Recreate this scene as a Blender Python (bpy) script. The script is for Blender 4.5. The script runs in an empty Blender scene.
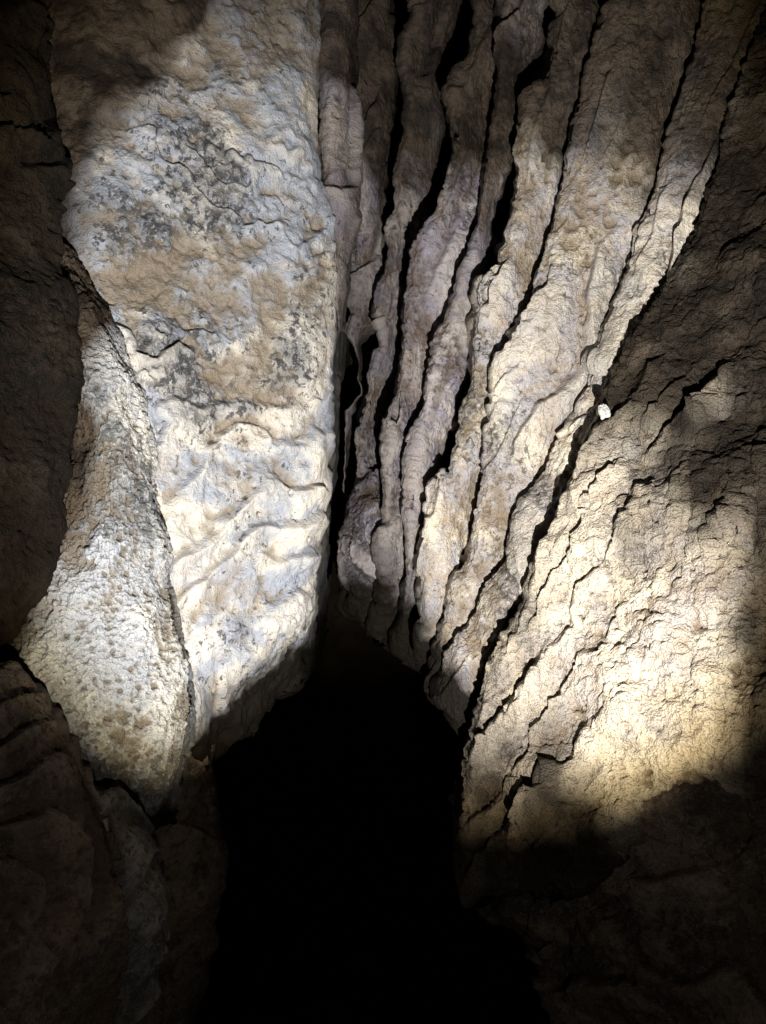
import bpy, math, random
import numpy as np
from mathutils import Vector
F=740.0; H=1.6
rs=np.random.RandomState(7)
PERM=rs.permutation(256).astype(np.int64); PERM=np.concatenate([PERM,PERM,PERM])
G=rs.normal(size=(256,3)); G/=np.linalg.norm(G,axis=1)[:,None]
def pn(p):
    p=np.asarray(p,float); i=np.floor(p).astype(np.int64); f=p-i; i&=255
    w=f*f*f*(f*(f*6-15)+10); out=np.zeros(len(p))
    for a in (0,1):
        for b in (0,1):
            for c in (0,1):
                h=PERM[PERM[PERM[(i[:,0]+a)&255]+((i[:,1]+b)&255)]+((i[:,2]+c)&255)]
                g=G[h]; d=(g[:,0]*(f[:,0]-a)+g[:,1]*(f[:,1]-b)+g[:,2]*(f[:,2]-c))
                out+=d*(w[:,0] if a else 1-w[:,0])*(w[:,1] if b else 1-w[:,1])*(w[:,2] if c else 1-w[:,2])
    return out*1.5
def fbm(p,o=4,g=.5):
    s=0;a=1
    for k in range(o):
        s=s+a*pn(p*(2.03**k)+k*17.3); a*=g
    return s
def ridged(p,o=3):
    s=0;a=1
    for k in range(o):
        s=s+a*(1-2*np.abs(pn(p*(2.1**k)+k*9.1))); a*=.5
    return s*.6
def n1(x,seed): 
    x=np.asarray(x,float); return pn(np.stack([x,np.full_like(x,seed*3.37+.5),np.full_like(x,seed*1.91+.3)],1))
def saw(t,k=.82):
    f=t-np.floor(t)
    return np.where(f<k,f/k,(1-f)/(1-k))
def sm(x,a,b):
    t=np.clip((x-a)/(b-a),0,1); return t*t*(3-2*t)
def curve(pts,y):
    pts=sorted(pts); ys=[p[0] for p in pts]
    v=np.interp(y,ys,[p[1] for p in pts])
    n=max(3,len(y)//28)|1; k=np.hanning(n+2)[1:-1]; k/=k.sum()
    vp=np.pad(v,n//2,mode='reflect',reflect_type='odd')
    return np.convolve(vp,k,'valid')

def sheet(y0,y1,ny,L,R,dL,dR,nx,wrapL=.5,wrapR=.5,leanL=0,leanR=0,fil=.08,filL=None,pw=4,bulge=0,foot=None,head=None,roll=.5,rollpx=70,rolld=.22,painted_shade=0,top=(0,0),style=None,seed=0,ns=14,ridge=0,thin=0):
    py=np.linspace(y0,y1,ny)
    Lc=L if callable(L) else (lambda y:curve(L,y)); Rc=R if callable(R) else (lambda y:curve(R,y))
    l=Lc(py); r=Rc(py)
    r=np.maximum(r,l+1.5)
    nf=np.clip((r-l)/thin,.12,1) if thin else np.ones(ny)
    a=curve(dL,py); b=curve(dR,py)
    u=np.linspace(-1,1,nx); s=np.linspace(0,1,ns+1)[1:]
    cu=np.concatenate([np.full(ns,-1.),u,np.full(ns,1.)])
    sl=np.concatenate([s[::-1],np.zeros(nx+ns)]); sr=np.concatenate([np.zeros(nx+ns),s])
    U,Y=np.meshgrid(cu,py)
    t=(U+1)/2
    px=l[:,None]*(1-t)+r[:,None]*t+leanL*sl+leanR*sr
    if filL is None: filL=fil
    f=np.where(U<0,filL,fil)
    d=a[:,None]*(1-t)+b[:,None]*t+f*np.abs(U)**pw+wrapL*sl+wrapR*sr-bulge*(1-U**2)
    if ridge: d=d+ridge*np.clip(t-.12,0,1)
    if top[1]>0: d=d+top[1]*np.clip((top[0]-Y)/(top[0]-y0),0,1)**2
    shd=np.zeros(Y.shape)
    if head:
        fy=np.interp(px,[p[0] for p in head],[p[1] for p in head])
        wv=n1(px.ravel()/30.,seed+80).reshape(px.shape)*7+n1(px.ravel()/9.,seed+81).reshape(px.shape)*3
        Y=y1-(y1-Y)*((y1-fy-wv)/(y1-y0))
        q=np.clip(1-(Y-fy)/22.,0,1); d=d+.14*q**2.5
    if foot:
        xs=[p[0] for p in foot]; fy=np.interp(px,xs,[p[1] for p in foot])
        wv=n1(px.ravel()/22.,seed+70).reshape(px.shape)*7+n1(px.ravel()/7.,seed+71).reshape(px.shape)*2.5
        Y=y0+(Y-y0)*((fy+wv-y0)/(y1-y0))
        q=np.clip((Y-(fy-rollpx))/rollpx,0,1)
        d=d+rolld*q**2.5
        if painted_shade: shd=sm(Y,fy-painted_shade,fy-painted_shade*.15)  # foot darkens in colour, painting the lower fade of the torch beam
    P=np.stack([(px-383)/F*d,d,H-(Y-512)/F*d],-1)
    nf=np.broadcast_to(nf[:,None],Y.shape)
    if foot:
        nb=16; e=P[-1]; tt=np.linspace(0,1,nb+1)[1:]
        ex=np.stack([e+np.array([0,1,0])*roll*k+np.array([0,0,1])*.10*k for k in tt],0)
        P=np.concatenate([P,ex],0); pad=lambda A:np.concatenate([A,np.repeat(A[-1:],nb,0)],0)
        U=pad(U);Y=pad(Y);px=pad(px);shd=pad(shd);nf=pad(nf)
    if head:
        nb=16; e=P[0]; tt=np.linspace(0,1,nb+1)[1:][::-1]
        ex=np.stack([e+np.array([0,1,0])*roll*k-np.array([0,0,1])*.12*k for k in tt],0)
        P=np.concatenate([ex,P],0); pad=lambda A:np.concatenate([np.repeat(A[:1],nb,0),A],0)
        U=pad(U);Y=pad(Y);px=pad(px);shd=pad(shd);nf=pad(nf)
    def norm(P):
        du=np.gradient(P,axis=1); dv=np.gradient(P,axis=0)
        n=np.cross(du,dv); n/=np.linalg.norm(n,axis=-1,keepdims=True)+1e-9
        return -n if np.mean(n[:,:,1])>0 else n
    sh=P.shape[:2]
    fade=(1-.6*np.maximum(sl,sr))[None,:]*nf
    N=norm(P); Pf=P.reshape(-1,3)
    res=style(Pf,U.ravel(),Y.ravel(),px.ravel(),seed)
    h1,h2=[x.reshape(sh) for x in res[:2]]
    stain=(res[2] if len(res)>2 else np.clip(.5+fbm(Pf*1.9+50,2),0,1)).reshape(sh)
    shade_tint=(res[3] if len(res)>3 else np.zeros(len(Pf))).reshape(sh)
    if len(res)>4: shd=np.maximum(shd,res[4].reshape(sh))  # a style may add its own painted shade
    shd=np.clip(shd*1.25+.5*shd*(1-shd)*4*fbm(Pf*9+7,3).reshape(sh),0,1)
    P=P+N*(h1*fade)[...,None]
    N=norm(P)
    P=P+N*(h2*fade)[...,None]
    return P,h1,h2,stain,shade_tint,shd

def mkobj(name,data,mat,parent=None):
    P,h1,h2=data[:3]; ny,nx=P.shape[:2]
    off=np.array(parent.location) if parent else np.zeros(3)
    V=P.reshape(-1,3)-off
    me=bpy.data.meshes.new(name)
    i=np.arange(ny*nx).reshape(ny,nx)
    q=np.stack([i[:-1,:-1],i[1:,:-1],i[1:,1:],i[:-1,1:]],-1).reshape(-1,4)
    me.vertices.add(len(V)); me.vertices.foreach_set('co',V.ravel())
    me.loops.add(q.size); me.loops.foreach_set('vertex_index',q.ravel().astype(np.int32))
    me.polygons.add(len(q)); me.polygons.foreach_set('loop_start',np.arange(0,q.size,4,dtype=np.int32))
    me.update(calc_edges=True)
    h=h1*.35+h2; h=(h-h.mean())/(h.std()+1e-6)
    z=h*0
    for nm,v in (('relief',h*.25+.5),('stain',data[3] if len(data)>3 else z+.3),('shade_tint',data[4] if len(data)>4 else z),('painted_shade',data[5] if len(data)>5 else z)):
        at=me.attributes.new(nm,'FLOAT','POINT'); at.data.foreach_set('value',v.ravel().astype(np.float32))
    me.shade_smooth()
    me.materials.append(mat)
    o=bpy.data.objects.new(name,me); bpy.context.collection.objects.link(o)
    if parent: o.parent=parent
    return o
def tag(o,label=None,cat=None,group=None,kind=None):
    if label:o['label']=label
    if cat:o['category']=cat
    if group:o['group']=group
    if kind:o['kind']=kind
    return o

# ---------- materials
def rock(name,pale,grey,brown,dark,streak=0.0,brownamt=.5,darkamt=.5,speck=.5,bump=1.0,rough=.8,fine=1.0,spec=.3):
    m=bpy.data.materials.new(name); m.use_nodes=True; nt=m.node_tree; N=nt.nodes; L=nt.links
    bs=N['Principled BSDF']
    geo=N.new('ShaderNodeNewGeometry')
    def mapping(sc):
        mp=N.new('ShaderNodeMapping'); mp.inputs['Scale'].default_value=sc; L.new(geo.outputs['Position'],mp.inputs[0]); return mp.outputs[0]
    def noise(scale,det=4,rg=.6,dist=0,vec=None):
        n=N.new('ShaderNodeTexNoise'); n.inputs['Scale'].default_value=scale; n.inputs['Detail'].default_value=det
        n.inputs['Roughness'].default_value=rg; n.inputs['Distortion'].default_value=dist
        L.new(vec if vec else geo.outputs['Position'],n.inputs['Vector']); return n.outputs[0]
    def ramp(v,a,b,mx=1.0,mn=0.0):
        r=N.new('ShaderNodeMapRange'); r.interpolation_type='SMOOTHSTEP'
        r.inputs[1].default_value=a; r.inputs[2].default_value=b; r.inputs[3].default_value=mn; r.inputs[4].default_value=mx
        L.new(v,r.inputs[0]); return r.outputs[0]
    def mix(f,a,b,mode='MIX'):
        x=N.new('ShaderNodeMix'); x.data_type='RGBA'; x.blend_type=mode
        L.new(f,x.inputs[0])
        for s,k in ((a,6),(b,7)):
            if isinstance(s,tuple): x.inputs[k].default_value=(*s,1)
            else: L.new(s,x.inputs[k])
        return x.outputs[2]
    def math2(op,a,b):
        x=N.new('ShaderNodeMath'); x.operation=op
        for k,s in enumerate((a,b)):
            if isinstance(s,(int,float)): x.inputs[k].default_value=s
            else: L.new(s,x.inputs[k])
        return x.outputs[0]
    def attr(nm):
        a=N.new('ShaderNodeAttribute'); a.attribute_name=nm; return a.outputs['Fac']
    c=mix(ramp(noise(3.1,6,.62,.4),.44,.56),pale,grey)
    c=mix(ramp(noise(5.3,6,.7,.8,mapping((1,1,1.6))),.48,.64,brownamt),c,brown)
    if streak: c=mix(ramp(noise(9,5,.6,.3,mapping((1.6,1.6,.18))),.48,.66,streak),c,brown)
    stn=attr('stain')
    c=mix(ramp(math2('MULTIPLY',stn,noise(13,5,.65)),.16,.42,.75),c,tuple(x*.42 for x in grey))
    sp=ramp(math2('ADD',noise(33,5,.72,.4),math2('MULTIPLY',stn,.17)),.60,.68,darkamt)
    c=mix(sp,c,dark)
    c=mix(ramp(noise(120,2,.6),.60,.72,speck),c,tuple(x*.35 for x in brown))
    c=mix(ramp(noise(70,3,.7),.56,.70,.4),c,tuple(min(.8,x*1.3) for x in pale))
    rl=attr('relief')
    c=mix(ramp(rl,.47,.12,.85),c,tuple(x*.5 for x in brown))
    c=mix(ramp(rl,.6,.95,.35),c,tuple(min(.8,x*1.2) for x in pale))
    c=mix(attr('shade_tint'),c,mix(ramp(noise(6,5,.7),.4,.6),(.016,.012,.009),(.056,.041,.030)))  # dark brown blend that paints the torch falloff into the rock colour
    c=mix(attr('painted_shade'),c,(.010,.008,.006))  # near-black blend, shade painted where the beam dies away
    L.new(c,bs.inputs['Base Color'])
    L.new(ramp(noise(14,3,.6),.35,.7,rough+.1,rough-.25),bs.inputs['Roughness'])
    sx=math2('ADD',attr('shade_tint'),attr('painted_shade')); r=N.new('ShaderNodeMapRange'); L.new(sx,r.inputs[0])
    r.inputs[3].default_value=spec; r.inputs[4].default_value=.07; L.new(r.outputs[0],bs.inputs['Specular IOR Level'])
    b1=N.new('ShaderNodeBump'); b1.inputs['Strength'].default_value=.8*bump; b1.inputs['Distance'].default_value=.010
    L.new(noise(60,5,.75),b1.inputs['Height'])
    v=N.new('ShaderNodeTexVoronoi'); v.inputs['Scale'].default_value=150; L.new(geo.outputs['Position'],v.inputs['Vector'])
    b2=N.new('ShaderNodeBump'); b2.inputs['Strength'].default_value=.5*fine; b2.inputs['Distance'].default_value=.004
    L.new(v.outputs['Distance'],b2.inputs['Height']); L.new(b1.outputs[0],b2.inputs['Normal'])
    L.new(b2.outputs[0],bs.inputs['Normal'])
    return m
M_slab=rock('pale_flowstone',(.52,.485,.445),(.28,.30,.355),(.38,.30,.215),(.03,.03,.035),0,.40,.9,.45,1.1,.8,1.0)
M_rib=rock('fluted_limestone',(.41,.365,.355),(.24,.222,.275),(.19,.135,.10),(.03,.025,.025),.55,.5,.8,.5,1.2,.8,1.2,.4)
M_ribp=rock('cream_limestone',(.62,.56,.475),(.36,.34,.36),(.37,.27,.165),(.04,.035,.03),.4,.55,.8,.6,1.3,.8,1.6,.4)
M_pil=rock('pitted_limestone',(.48,.465,.435),(.31,.325,.36),(.27,.215,.155),(.04,.04,.04),.15,.3,.7,.7,1.2,.8,1.7)
M_fin=rock('layered_limestone',(.30,.28,.25),(.18,.18,.19),(.17,.13,.09),(.03,.03,.03),.3,.5,.7,.7,1.5,.8,1.6,.2)
M_block=rock('crusted_limestone',(.64,.56,.44),(.40,.36,.33),(.33,.23,.14),(.04,.035,.03),.35,.45,.7,.7,1.5,.72,2.2,.5)
M_dark=rock('shaded_limestone',(.024,.018,.0125),(.017,.013,.010),(.018,.012,.008),(.004,.004,.003),.2,.6,.7,.6,1.6,.85,1.6,.08)  # near-black colour stands in for rock left unlit by the torch
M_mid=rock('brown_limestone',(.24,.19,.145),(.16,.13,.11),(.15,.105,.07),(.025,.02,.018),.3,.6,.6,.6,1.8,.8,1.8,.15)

# ---------- relief styles: broad, fine, stain, painted beam falloff
def base(P,a=1.0):
    return .035*a*fbm(P*2.2+3,3), .008*a*fbm(P*9,3)+.0025*fbm(P*38,3)+.0008*pn(P*140)
def pits(P,sc=55,amp=.012,th=.18):
    n=pn(P*sc+40); return -amp*np.clip(n-th,0,1)/(1-th)*2
def world(px,py,d): return np.array([(px-383)/F*d,d,H-(py-512)/F*d])
def wb(P,px,py,d,r): return np.exp(-((P-world(px,py,d))**2).sum(1)/r**2)
def s_slab(P,U,Y,px,seed):
    h1,h2=base(P,1.2)
    w=fbm(P*1.7+11,3); w2=fbm(P*5+2,3); w3=pn(P*14)
    c=world(375,770,2.5)
    rr=np.sqrt((P[:,0]-c[0])**2+((P[:,2]-c[2])*.9)**2)
    t=rr*7.2+w*.9+w2*.30+.10*w3
    low=sm(P[:,2],2.1,1.85)
    rip=saw(t,.80)*np.clip(pn(P*2.4+31)*1.8+.75,0,1.1)
    t2=(P[:,2]*4.6-P[:,0]*.6)+w*1.5+w2*1.1+.2*w3
    curl=wb(P,262,200,2.65,.30)
    mask=np.clip(pn(P*np.array([1.3,1.3,2.6])+60)*3+.1+.7*curl,0,1.1)
    rip2=saw(t2,.82)
    h2=h2+low*.038*rip+(1-low)*mask*.030*rip2+.008*ridged(P*8+5,3)+.008*fbm(P*16,4)
    h2=h2+pits(P,34,.010,.22)*np.clip(pn(P*2+90)*3+.2,0,1)
    h2=h2*(1-.45*sm(U,.88,1)); h1=h1*(1-.35*sm(U,.85,1))
    st=np.clip(.16+.8*wb(P,275,330,2.5,.26)+.7*wb(P,165,350,2.4,.2)+.7*wb(P,190,110,2.4,.25)+.5*wb(P,240,520,2.5,.15)+.6*wb(P,120,250,2.4,.2)+.7*fbm(P*2.5+5,3),0,1)
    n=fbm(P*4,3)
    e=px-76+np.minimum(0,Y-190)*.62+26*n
    tn=np.clip(.9*sm(Y+34*n,110,-40)+.6*sm(P[:,1],2.95,3.3)+sm(e,40,-26),0,1)  # beam fade at the top and left painted as darker rock
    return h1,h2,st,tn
def s_rib(P,U,Y,px,seed):
    h1,h2=base(P,.5)
    h1=h1+.010*fbm(P*np.array([4.5,3,2.0])+seed*3,3)
    w=fbm(P*np.array([2.0,2,.9])+3,2)
    tt=(P[:,0]*.93-P[:,2]*.3)*5.2+.9*w+.07*pn(P*15)
    m=np.clip(pn(P*np.array([3,2,1.3])+20)*3.5+.15,0,1)
    t2=(P[:,0]*.93-P[:,2]*.34)*12+1.2*w+.2*pn(P*np.array([9,9,4]))
    m2=np.clip(pn(P*np.array([5,3,1.8])+50)*3.5-.1,0,1)
    h2=h2+.050*m*saw(-tt,.94)+.018*m2*saw(-t2,.9)+.008*ridged(P*np.array([8,8,5]),3)+.007*fbm(P*np.array([20,20,14]),3)
    h2=h2+pits(P,30,.012,.2)*np.clip(pn(P*2+9)*3+.2,0,1)+pits(P,70,.006,.15)
    st=np.clip(.3+.9*fbm(P*np.array([3,3,1.4])+5,3)+.8*wb(P,465,90,3,.3),0,1)
    tn=np.clip(1.05*sm(P[:,2]+.6*P[:,0]+.14*fbm(P*3,3),3.14,3.52)+.5*sm(-P[:,0],-.25,.05)+.3*fbm(P*np.array([4,4,1.2])+70,2),0,1)  # upper right rib tops darkened in colour, as the beam fades there
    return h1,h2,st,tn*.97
def s_block(P,U,Y,px,seed):
    h1,h2=base(P,1.2)
    h1=h1*np.clip((U+1)*4+.25,0,1)+.045*fbm(P*3,3)*sm(U,-.95,-.7)
    a=(P[:,0]*.86-P[:,2]*.50)
    c=(P[:,0]*.50+P[:,2]*.86)
    w=fbm(P*1.5+8,2)
    zone=np.clip(1.2-sm(px+(Y-500)*.35,620,730),.06,1)*(.15+.85*sm(Y,340,430))
    t=a*5.6+w*.30+.10*pn(P*6)+.07*pn(P*17)
    m=np.clip(pn(np.stack([a*5,c*1.8,P[:,1]*.5],1)+3)*4+.35,0,1)*zone
    t2=a*13+w*.6+.25*pn(P*9)+.1*pn(P*25)
    m2=np.clip(pn(np.stack([a*8,c*3.0,P[:,1]*.5],1)+33)*4+.3,0,1)*zone
    hot=np.clip(wb(P,640,682,1.87,.33)*1.35,0,1)  # pool of torchlight, kept pale in the rock colour
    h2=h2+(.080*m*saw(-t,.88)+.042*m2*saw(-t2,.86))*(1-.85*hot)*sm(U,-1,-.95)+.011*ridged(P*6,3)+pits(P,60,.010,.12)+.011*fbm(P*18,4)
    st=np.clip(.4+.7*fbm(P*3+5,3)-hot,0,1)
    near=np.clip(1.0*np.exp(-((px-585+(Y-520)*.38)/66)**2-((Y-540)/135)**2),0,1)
    tn=np.clip(.95+.45*fbm(P*np.array([4,4,2]),3)-1.35*hot-near,0,.97)  # dark everywhere outside the pale pools: light falloff painted in
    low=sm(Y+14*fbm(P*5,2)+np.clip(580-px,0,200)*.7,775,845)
    tn=np.maximum(tn,low*.9); tn=np.maximum(tn,.93*sm(px+20*fbm(P*6,2),700,758))  # lower and right-hand fade of the beam, also put into colour
    return h1,h2,st,tn,.4*np.clip(tn-.6,0,1)/.4*(1-hot)  # last value: extra shade painted over the dim parts of the buttress
def s_pil(P,U,Y,px,seed):
    h1,h2=base(P,1.0)
    h1=h1+.026*fbm(P*np.array([6,6,2.5]),3)
    h2=h2+.006*ridged(P*np.array([9,9,5]),3)+pits(P,62,.010,.1)+pits(P,115,.006,.08)+.006*fbm(P*26,3)
    st=np.clip(.5+fbm(P*1.9+50,2),0,1)
    n=18*fbm(P*5,2)
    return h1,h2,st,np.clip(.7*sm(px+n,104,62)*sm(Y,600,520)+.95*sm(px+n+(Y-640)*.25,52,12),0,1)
def s_rough(P,U,Y,px,seed):
    h1,h2=base(P,1.6)
    w=fbm(P*1.5+seed,3); t=(P[:,2]*4-P[:,0]*3)+w*2.2
    h2=h2+.045*saw(t,.9)*np.clip(pn(P*1.3+seed)*2+.5,0,1)+.016*ridged(P*7,4)+pits(P,50,.012,.15)
    return h1,h2
def s_layer(P,U,Y,px,seed):
    h1,h2=base(P,1.2)
    c=world(-40,930,1.5); rr=np.sqrt((P[:,0]-c[0])**2+(P[:,2]-c[2])**2)
    t=rr*15+.5*fbm(P*3,3)
    h2=h2+.036*saw(t,.85)*np.clip(pn(P*2)*2+1.1,0,1)+.006*ridged(P*9,3)+pits(P,50,.008,.15)
    return h1,h2

# ---------- setting
def worldsheet(X0,X1,nx,Z0,Z1,ny,fn):
    x=np.linspace(X0,X1,nx); z=np.linspace(Z0,Z1,ny); X,Z=np.meshgrid(x,z)
    P=fn(X,Z); n=fbm(P.reshape(-1,3)*1.3,5).reshape(X.shape)
    return P,n
P,n=worldsheet(-6,6,220,-3,9,220,lambda X,Z:np.stack([X,Z,np.full_like(X,-2.4)],-1))
P[...,2]+=n*.25
tag(mkobj('ground',(P,n,n*.1),M_dark),kind='structure')
P,n=worldsheet(-4,4,160,-3,8,200,lambda X,Z:np.stack([X,np.full_like(X,7.5)+.1*X*X,Z],-1))
P[...,1]+=n*.3
tag(mkobj('cave_wall',(P,n,n*.1),M_dark),kind='structure')

# ---------- pale slab
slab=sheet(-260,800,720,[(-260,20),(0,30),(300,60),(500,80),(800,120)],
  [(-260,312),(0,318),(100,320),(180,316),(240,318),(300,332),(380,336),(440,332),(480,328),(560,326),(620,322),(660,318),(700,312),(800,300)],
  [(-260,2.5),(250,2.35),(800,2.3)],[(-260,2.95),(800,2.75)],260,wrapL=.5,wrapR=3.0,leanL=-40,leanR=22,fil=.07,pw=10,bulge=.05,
  foot=[(100,800),(190,766),(240,728),(285,700),(312,674),(326,645),(340,618),(360,605)],rollpx=90,rolld=.25,painted_shade=80,roll=.9,style=s_slab,ns=46)
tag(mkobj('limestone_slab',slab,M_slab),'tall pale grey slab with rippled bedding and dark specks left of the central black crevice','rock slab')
def colL(y): return curve([(-260,322),(0,324),(150,322),(240,326),(330,338)],y)+2.5*n1(y/30.,91)
def colR(y): return curve([(-260,350),(0,348),(120,350),(220,347),(330,342)],y)+2.5*n1(y/35.,92)
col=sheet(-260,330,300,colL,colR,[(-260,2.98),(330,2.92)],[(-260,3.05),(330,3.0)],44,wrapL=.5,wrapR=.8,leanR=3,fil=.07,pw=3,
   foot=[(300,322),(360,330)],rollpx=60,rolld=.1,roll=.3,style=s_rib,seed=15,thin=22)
tag(mkobj('rock_column',col,M_rib),'narrow brownish rock column against the upper right edge of the pale slab','rock column')

# ---------- fluted wall
cr=[
 [(-260,354),(0,354),(100,356),(200,354),(330,347),(450,344),(560,340),(700,330)],
 [(-260,410),(0,402),(80,399),(150,392),(230,387),(320,376),(390,362),(450,353),(600,348),(700,340)],
 [(-260,480),(0,462),(60,443),(120,449),(190,438),(250,411),(300,406),(370,401),(430,390),(520,384),(700,372)],
 [(-260,522),(0,503),(80,496),(150,486),(230,470),(300,452),(350,434),(420,426),(500,412),(600,407),(760,398)],
 [(-260,600),(0,548),(80,522),(150,510),(230,494),(320,473),(400,462),(470,447),(520,433),(600,425),(760,412)],
 [(-260,640),(0,604),(60,590),(130,571),(230,545),(300,527),(350,507),(420,493),(500,481),(560,468),(620,450),(760,428)],
 [(-260,780),(0,705),(100,680),(190,655),(260,635),(320,603),(370,586),(430,560),(500,532),(560,512),(620,485),(700,458),(780,440)],
 [(-260,850),(0,780),(100,745),(200,720),(290,690),(360,650),(440,600),(510,565),(580,535),(670,500),(720,480),(800,462)],
]
dep=[3.9,3.65,3.22,3.06,2.86,2.74,2.62,2.52]
def crackfn(i,side,w):
    def f(y):
        c=curve(cr[i],y)+4*n1(y/75.,i)+1.6*n1(y/26.,i+20)+1.2*n1(y/8.,i+25)
        g=curve(w,y)*np.clip(.65+2.0*n1(y/60.,i+40)+.6*n1(y/17.,i+60),.0,2.4)
        return c+side*g
    return f
wall=bpy.data.objects.new('fluted_limestone',None); bpy.context.collection.objects.link(wall)
wall.location=(.35,2.9,.6)
tag(wall,'leaning fluted limestone ribs split by narrow black cracks, right of the central crevice','rock')
W=[[(-260,2),(200,3),(400,11),(700,10)],[(-260,9),(200,8),(450,5),(700,4)],[(-260,9),(60,8),(150,2),(400,3),(700,2)],
   [(-260,0),(200,0),(330,0),(400,2),(700,1)],[(-260,17),(100,13),(250,8),(400,4),(700,4)],[(-260,8),(100,8),(180,0),(300,0),(400,0),(560,3),(700,1)],
   [(-260,0),(180,0),(290,4),(350,15),(400,8),(450,0),(700,0)],[(-260,2),(400,3),(440,4),(600,4),(930,2)]]
foot=[(300,606),(345,612),(380,632),(410,658),(430,686),(450,716),(470,742),(500,775),(560,820)]
for i in range(7):
    y1=[620,640,665,710,740,770,800][i]
    d=dep[i]
    da=[(-260,d+.06),(y1,d)]; db=[(-260,d),(y1,d-.04)]
    if i>=4: da=[(-260,d+.02),(y1,d-.02)]; db=[(-260,dep[i+1]+.03),(y1,dep[i+1]+.0)]
    w=np.mean([cr[i+1][k][1] for k in range(3)])-np.mean([cr[i][k][1] for k in range(3)])
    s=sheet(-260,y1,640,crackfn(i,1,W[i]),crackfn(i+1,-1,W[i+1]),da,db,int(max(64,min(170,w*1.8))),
        wrapL=.8,wrapR=.9,leanL=3,leanR=4,fil=[.08,.08,.08,.06,.07,.06,.03][i],filL=.015,pw=5,bulge=.02,ridge=[.12,.24,.16,.12,.16,.10,.0][i],foot=foot,rollpx=90,rolld=[.3,.3,.3,.3,.2,.1,.02][i],painted_shade=105,roll=.6,style=s_rib,seed=i,thin=26)
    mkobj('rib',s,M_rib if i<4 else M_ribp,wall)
bk=sheet(-260,600,260,[(-260,345),(600,345)],[(-260,900),(200,760),(600,470)],[(-260,5.2),(600,5.2)],[(-260,3.7),(600,3.7)],200,style=s_rough,seed=3)
mkobj('backing_rock',bk,M_dark,wall)
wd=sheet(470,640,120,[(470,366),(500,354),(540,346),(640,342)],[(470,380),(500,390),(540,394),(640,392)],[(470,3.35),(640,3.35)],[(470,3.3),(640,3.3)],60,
   wrapL=.4,wrapR=.3,fil=.14,pw=2.2,top=(510,.25),foot=[(340,606),(400,628)],roll=.3,painted_shade=55,style=s_rough,seed=9)
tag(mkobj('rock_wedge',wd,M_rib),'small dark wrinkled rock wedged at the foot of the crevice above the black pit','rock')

# ---------- right buttress
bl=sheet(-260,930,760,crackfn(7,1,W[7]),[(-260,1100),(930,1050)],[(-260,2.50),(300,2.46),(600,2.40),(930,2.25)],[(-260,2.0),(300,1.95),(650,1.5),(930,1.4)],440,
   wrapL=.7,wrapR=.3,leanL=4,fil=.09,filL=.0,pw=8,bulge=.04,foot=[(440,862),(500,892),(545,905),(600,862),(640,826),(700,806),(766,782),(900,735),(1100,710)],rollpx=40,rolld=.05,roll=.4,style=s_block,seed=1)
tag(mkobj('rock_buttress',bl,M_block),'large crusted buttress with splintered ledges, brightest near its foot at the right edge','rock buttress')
lr=sheet(640,1300,360,[(640,478),(690,520),(731,545),(838,556),(1300,600)],[(640,1100),(1300,1100)],
   [(640,2.2),(860,2.15),(1300,2.0)],[(640,1.38),(1300,1.3)],270,wrapL=1.2,leanL=20,fil=.05,filL=.25,pw=5,
   head=[(440,880),(500,892),(545,884),(600,832),(640,797),(700,778),(766,752),(900,700),(1100,660)],roll=.4,style=s_rough,seed=5)
tag(mkobj('boulder',lr,M_mid),'brown boulder in dim light under the right buttress, at the lower right','boulder')

# ---------- left side
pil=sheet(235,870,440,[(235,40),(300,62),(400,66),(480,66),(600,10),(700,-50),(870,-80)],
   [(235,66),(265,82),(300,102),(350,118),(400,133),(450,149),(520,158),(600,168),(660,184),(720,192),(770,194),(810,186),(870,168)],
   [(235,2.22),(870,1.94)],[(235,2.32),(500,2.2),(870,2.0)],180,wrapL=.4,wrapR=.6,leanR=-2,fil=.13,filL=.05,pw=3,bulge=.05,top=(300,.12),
   foot=[(0,770),(60,800),(100,822),(140,832),(170,824),(195,796)],rollpx=80,rolld=.16,painted_shade=30,roll=.3,style=s_pil,seed=2)
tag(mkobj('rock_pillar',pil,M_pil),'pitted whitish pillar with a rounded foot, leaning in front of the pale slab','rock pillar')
dm=sheet(-260,720,420,[(-260,-400),(720,-400)],[(-260,40),(0,45),(120,48),(250,56),(300,62),(400,70),(480,76),(560,66),(620,34),(670,4),(720,-40)],
   [(-260,1.3),(720,1.1)],[(-260,2.1),(200,2.1),(720,1.95)],190,wrapR=.6,leanR=-5,fil=.06,pw=6,bulge=.05,style=s_rough,seed=6)
tag(mkobj('rock_outcrop',dm,M_dark),'dark brown rough outcrop filling the upper left edge, outside the torchlight','rock outcrop')
bo=sheet(660,1300,360,[(660,-400),(1300,-400)],[(660,-20),(690,20),(720,54),(760,82),(800,102),(830,116),(860,120),(900,122),(940,124),(1024,112),(1300,90)],
   [(660,1.15),(1300,1.05)],[(660,1.82),(1300,1.58)],240,wrapR=.4,leanR=-4,fil=.05,pw=5,bulge=.04,style=s_layer,seed=8)
tag(mkobj('boulder',bo,M_mid),'dim brown boulder under the white pillar, in the lower left corner','boulder')
fo=sheet(790,1300,280,[(790,80),(1300,70)],[(790,124),(810,136),(840,150),(870,160),(930,162),(1000,142),(1300,120)],
   [(790,1.84),(1300,1.65)],[(790,1.90),(1300,1.7)],90,wrapR=.5,leanR=-6,fil=.09,pw=3,bulge=.02,top=(815,.08),style=s_layer,seed=8)
tag(mkobj('rock_fin',fo,M_fin),'thin greyish curved fin of layered rock between the lower left boulder and the black pit','rock fin')
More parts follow.
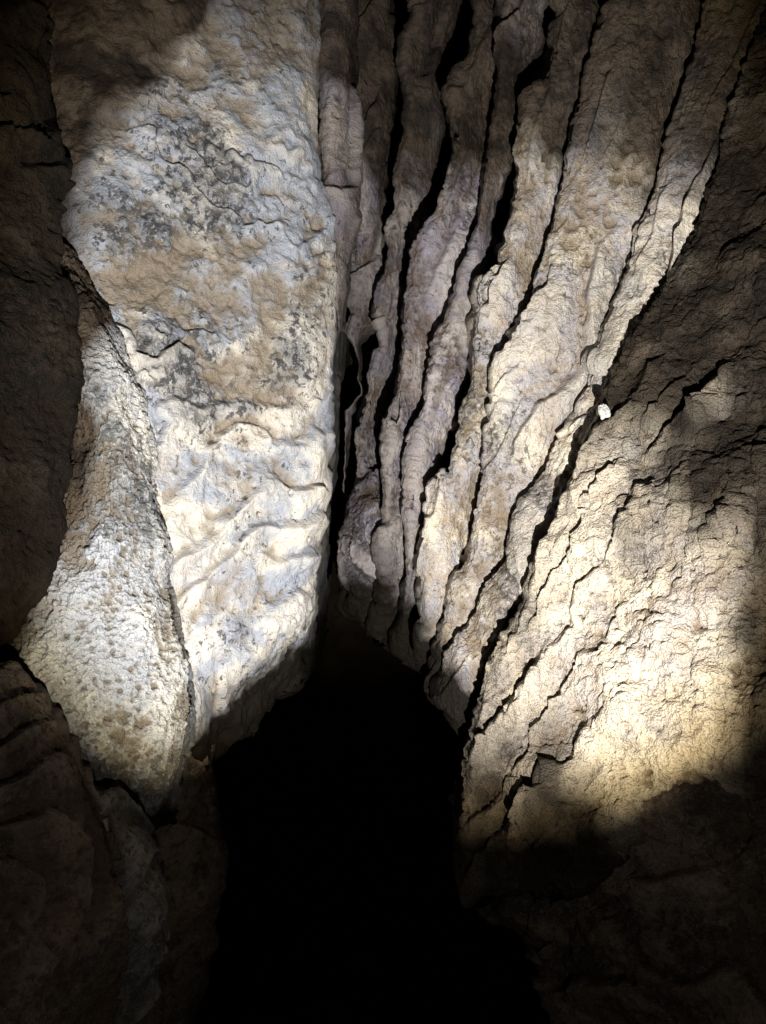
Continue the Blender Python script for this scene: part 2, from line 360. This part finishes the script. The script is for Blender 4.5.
lw=sheet(690,1300,260,[(690,40),(1300,20)],[(690,196),(780,210),(860,216),(940,206),(1024,198),(1300,190)],
   [(690,2.35),(1300,2.25)],[(690,2.55),(1300,2.45)],110,wrapR=1.2,leanR=-10,fil=.12,pw=5,style=s_rough,seed=4)
tag(mkobj('rock_ledge',lw,M_mid),'dark lower rock face behind the grey fin, along the left side of the pit','rock')

def chip(px,py,d,r,seed):
    import bmesh
    bm=bmesh.new(); bmesh.ops.create_icosphere(bm,subdivisions=3,radius=r)
    V=np.array([v.co[:] for v in bm.verts]); n=fbm(V/r*.9+seed,3)
    for v,k in zip(bm.verts,n):
        v.co*=1+.6*k; v.co.z*=1.5; v.co.y*=.7
    me=bpy.data.meshes.new('stone_chip'); bm.to_mesh(me); bm.free(); me.materials.append(M_slab)
    at=me.attributes.new('relief','FLOAT','POINT'); at.data.foreach_set('value',np.full(len(me.vertices),.6,np.float32))
    o=bpy.data.objects.new('stone_chip',me); bpy.context.collection.objects.link(o)
    o.location=((px-383)/F*d,d,H-(py-512)/F*d); return o
tag(chip(604,411,2.34,.018,1),'small white stone chip caught in the long slanting crack at right','stone')

# ---------- light: a hand torch held low beside the camera
def spot(loc,tgt,size,blend,energy,col,rad):
    l=bpy.data.lights.new('torch','SPOT'); l.energy=energy; l.color=col; l.spot_size=math.radians(size); l.spot_blend=blend; l.shadow_soft_size=rad
    o=bpy.data.objects.new('torch',l); bpy.context.collection.objects.link(o); o.location=loc
    o.rotation_euler=(Vector(tgt)-Vector(loc)).to_track_quat('-Z','Y').to_euler(); return o
def at(px,py,d): return ((px-383)/F*d,d,H-(py-512)/F*d)
LP=(.19,-.05,H-.68)
T=at(392,404,2.6)
spot(LP,T,57.5,.42,620,(.92,.955,1.0),.01)
spot(LP,T,61.5,.20,280,(1.0,.85,.54),.01)
spot(LP,T,140,1.0,20,(1.0,.92,.84),.03)
w=bpy.data.worlds.new('World'); bpy.context.scene.world=w; w.use_nodes=True
w.node_tree.nodes['Background'].inputs[0].default_value=(0,0,0,1); w.node_tree.nodes['Background'].inputs[1].default_value=0
cam=bpy.data.cameras.new('camera'); co=bpy.data.objects.new('camera',cam); bpy.context.collection.objects.link(co)
co.location=(0,0,H); co.rotation_euler=(math.radians(90),0,0)
cam.sensor_fit='VERTICAL'; cam.sensor_height=24; cam.lens=24*F/1024; cam.clip_end=100; cam.clip_start=.05
sc=bpy.context.scene; sc.camera=co
sc.view_settings.view_transform='Standard'; sc.view_settings.look='None'; sc.view_settings.exposure=0
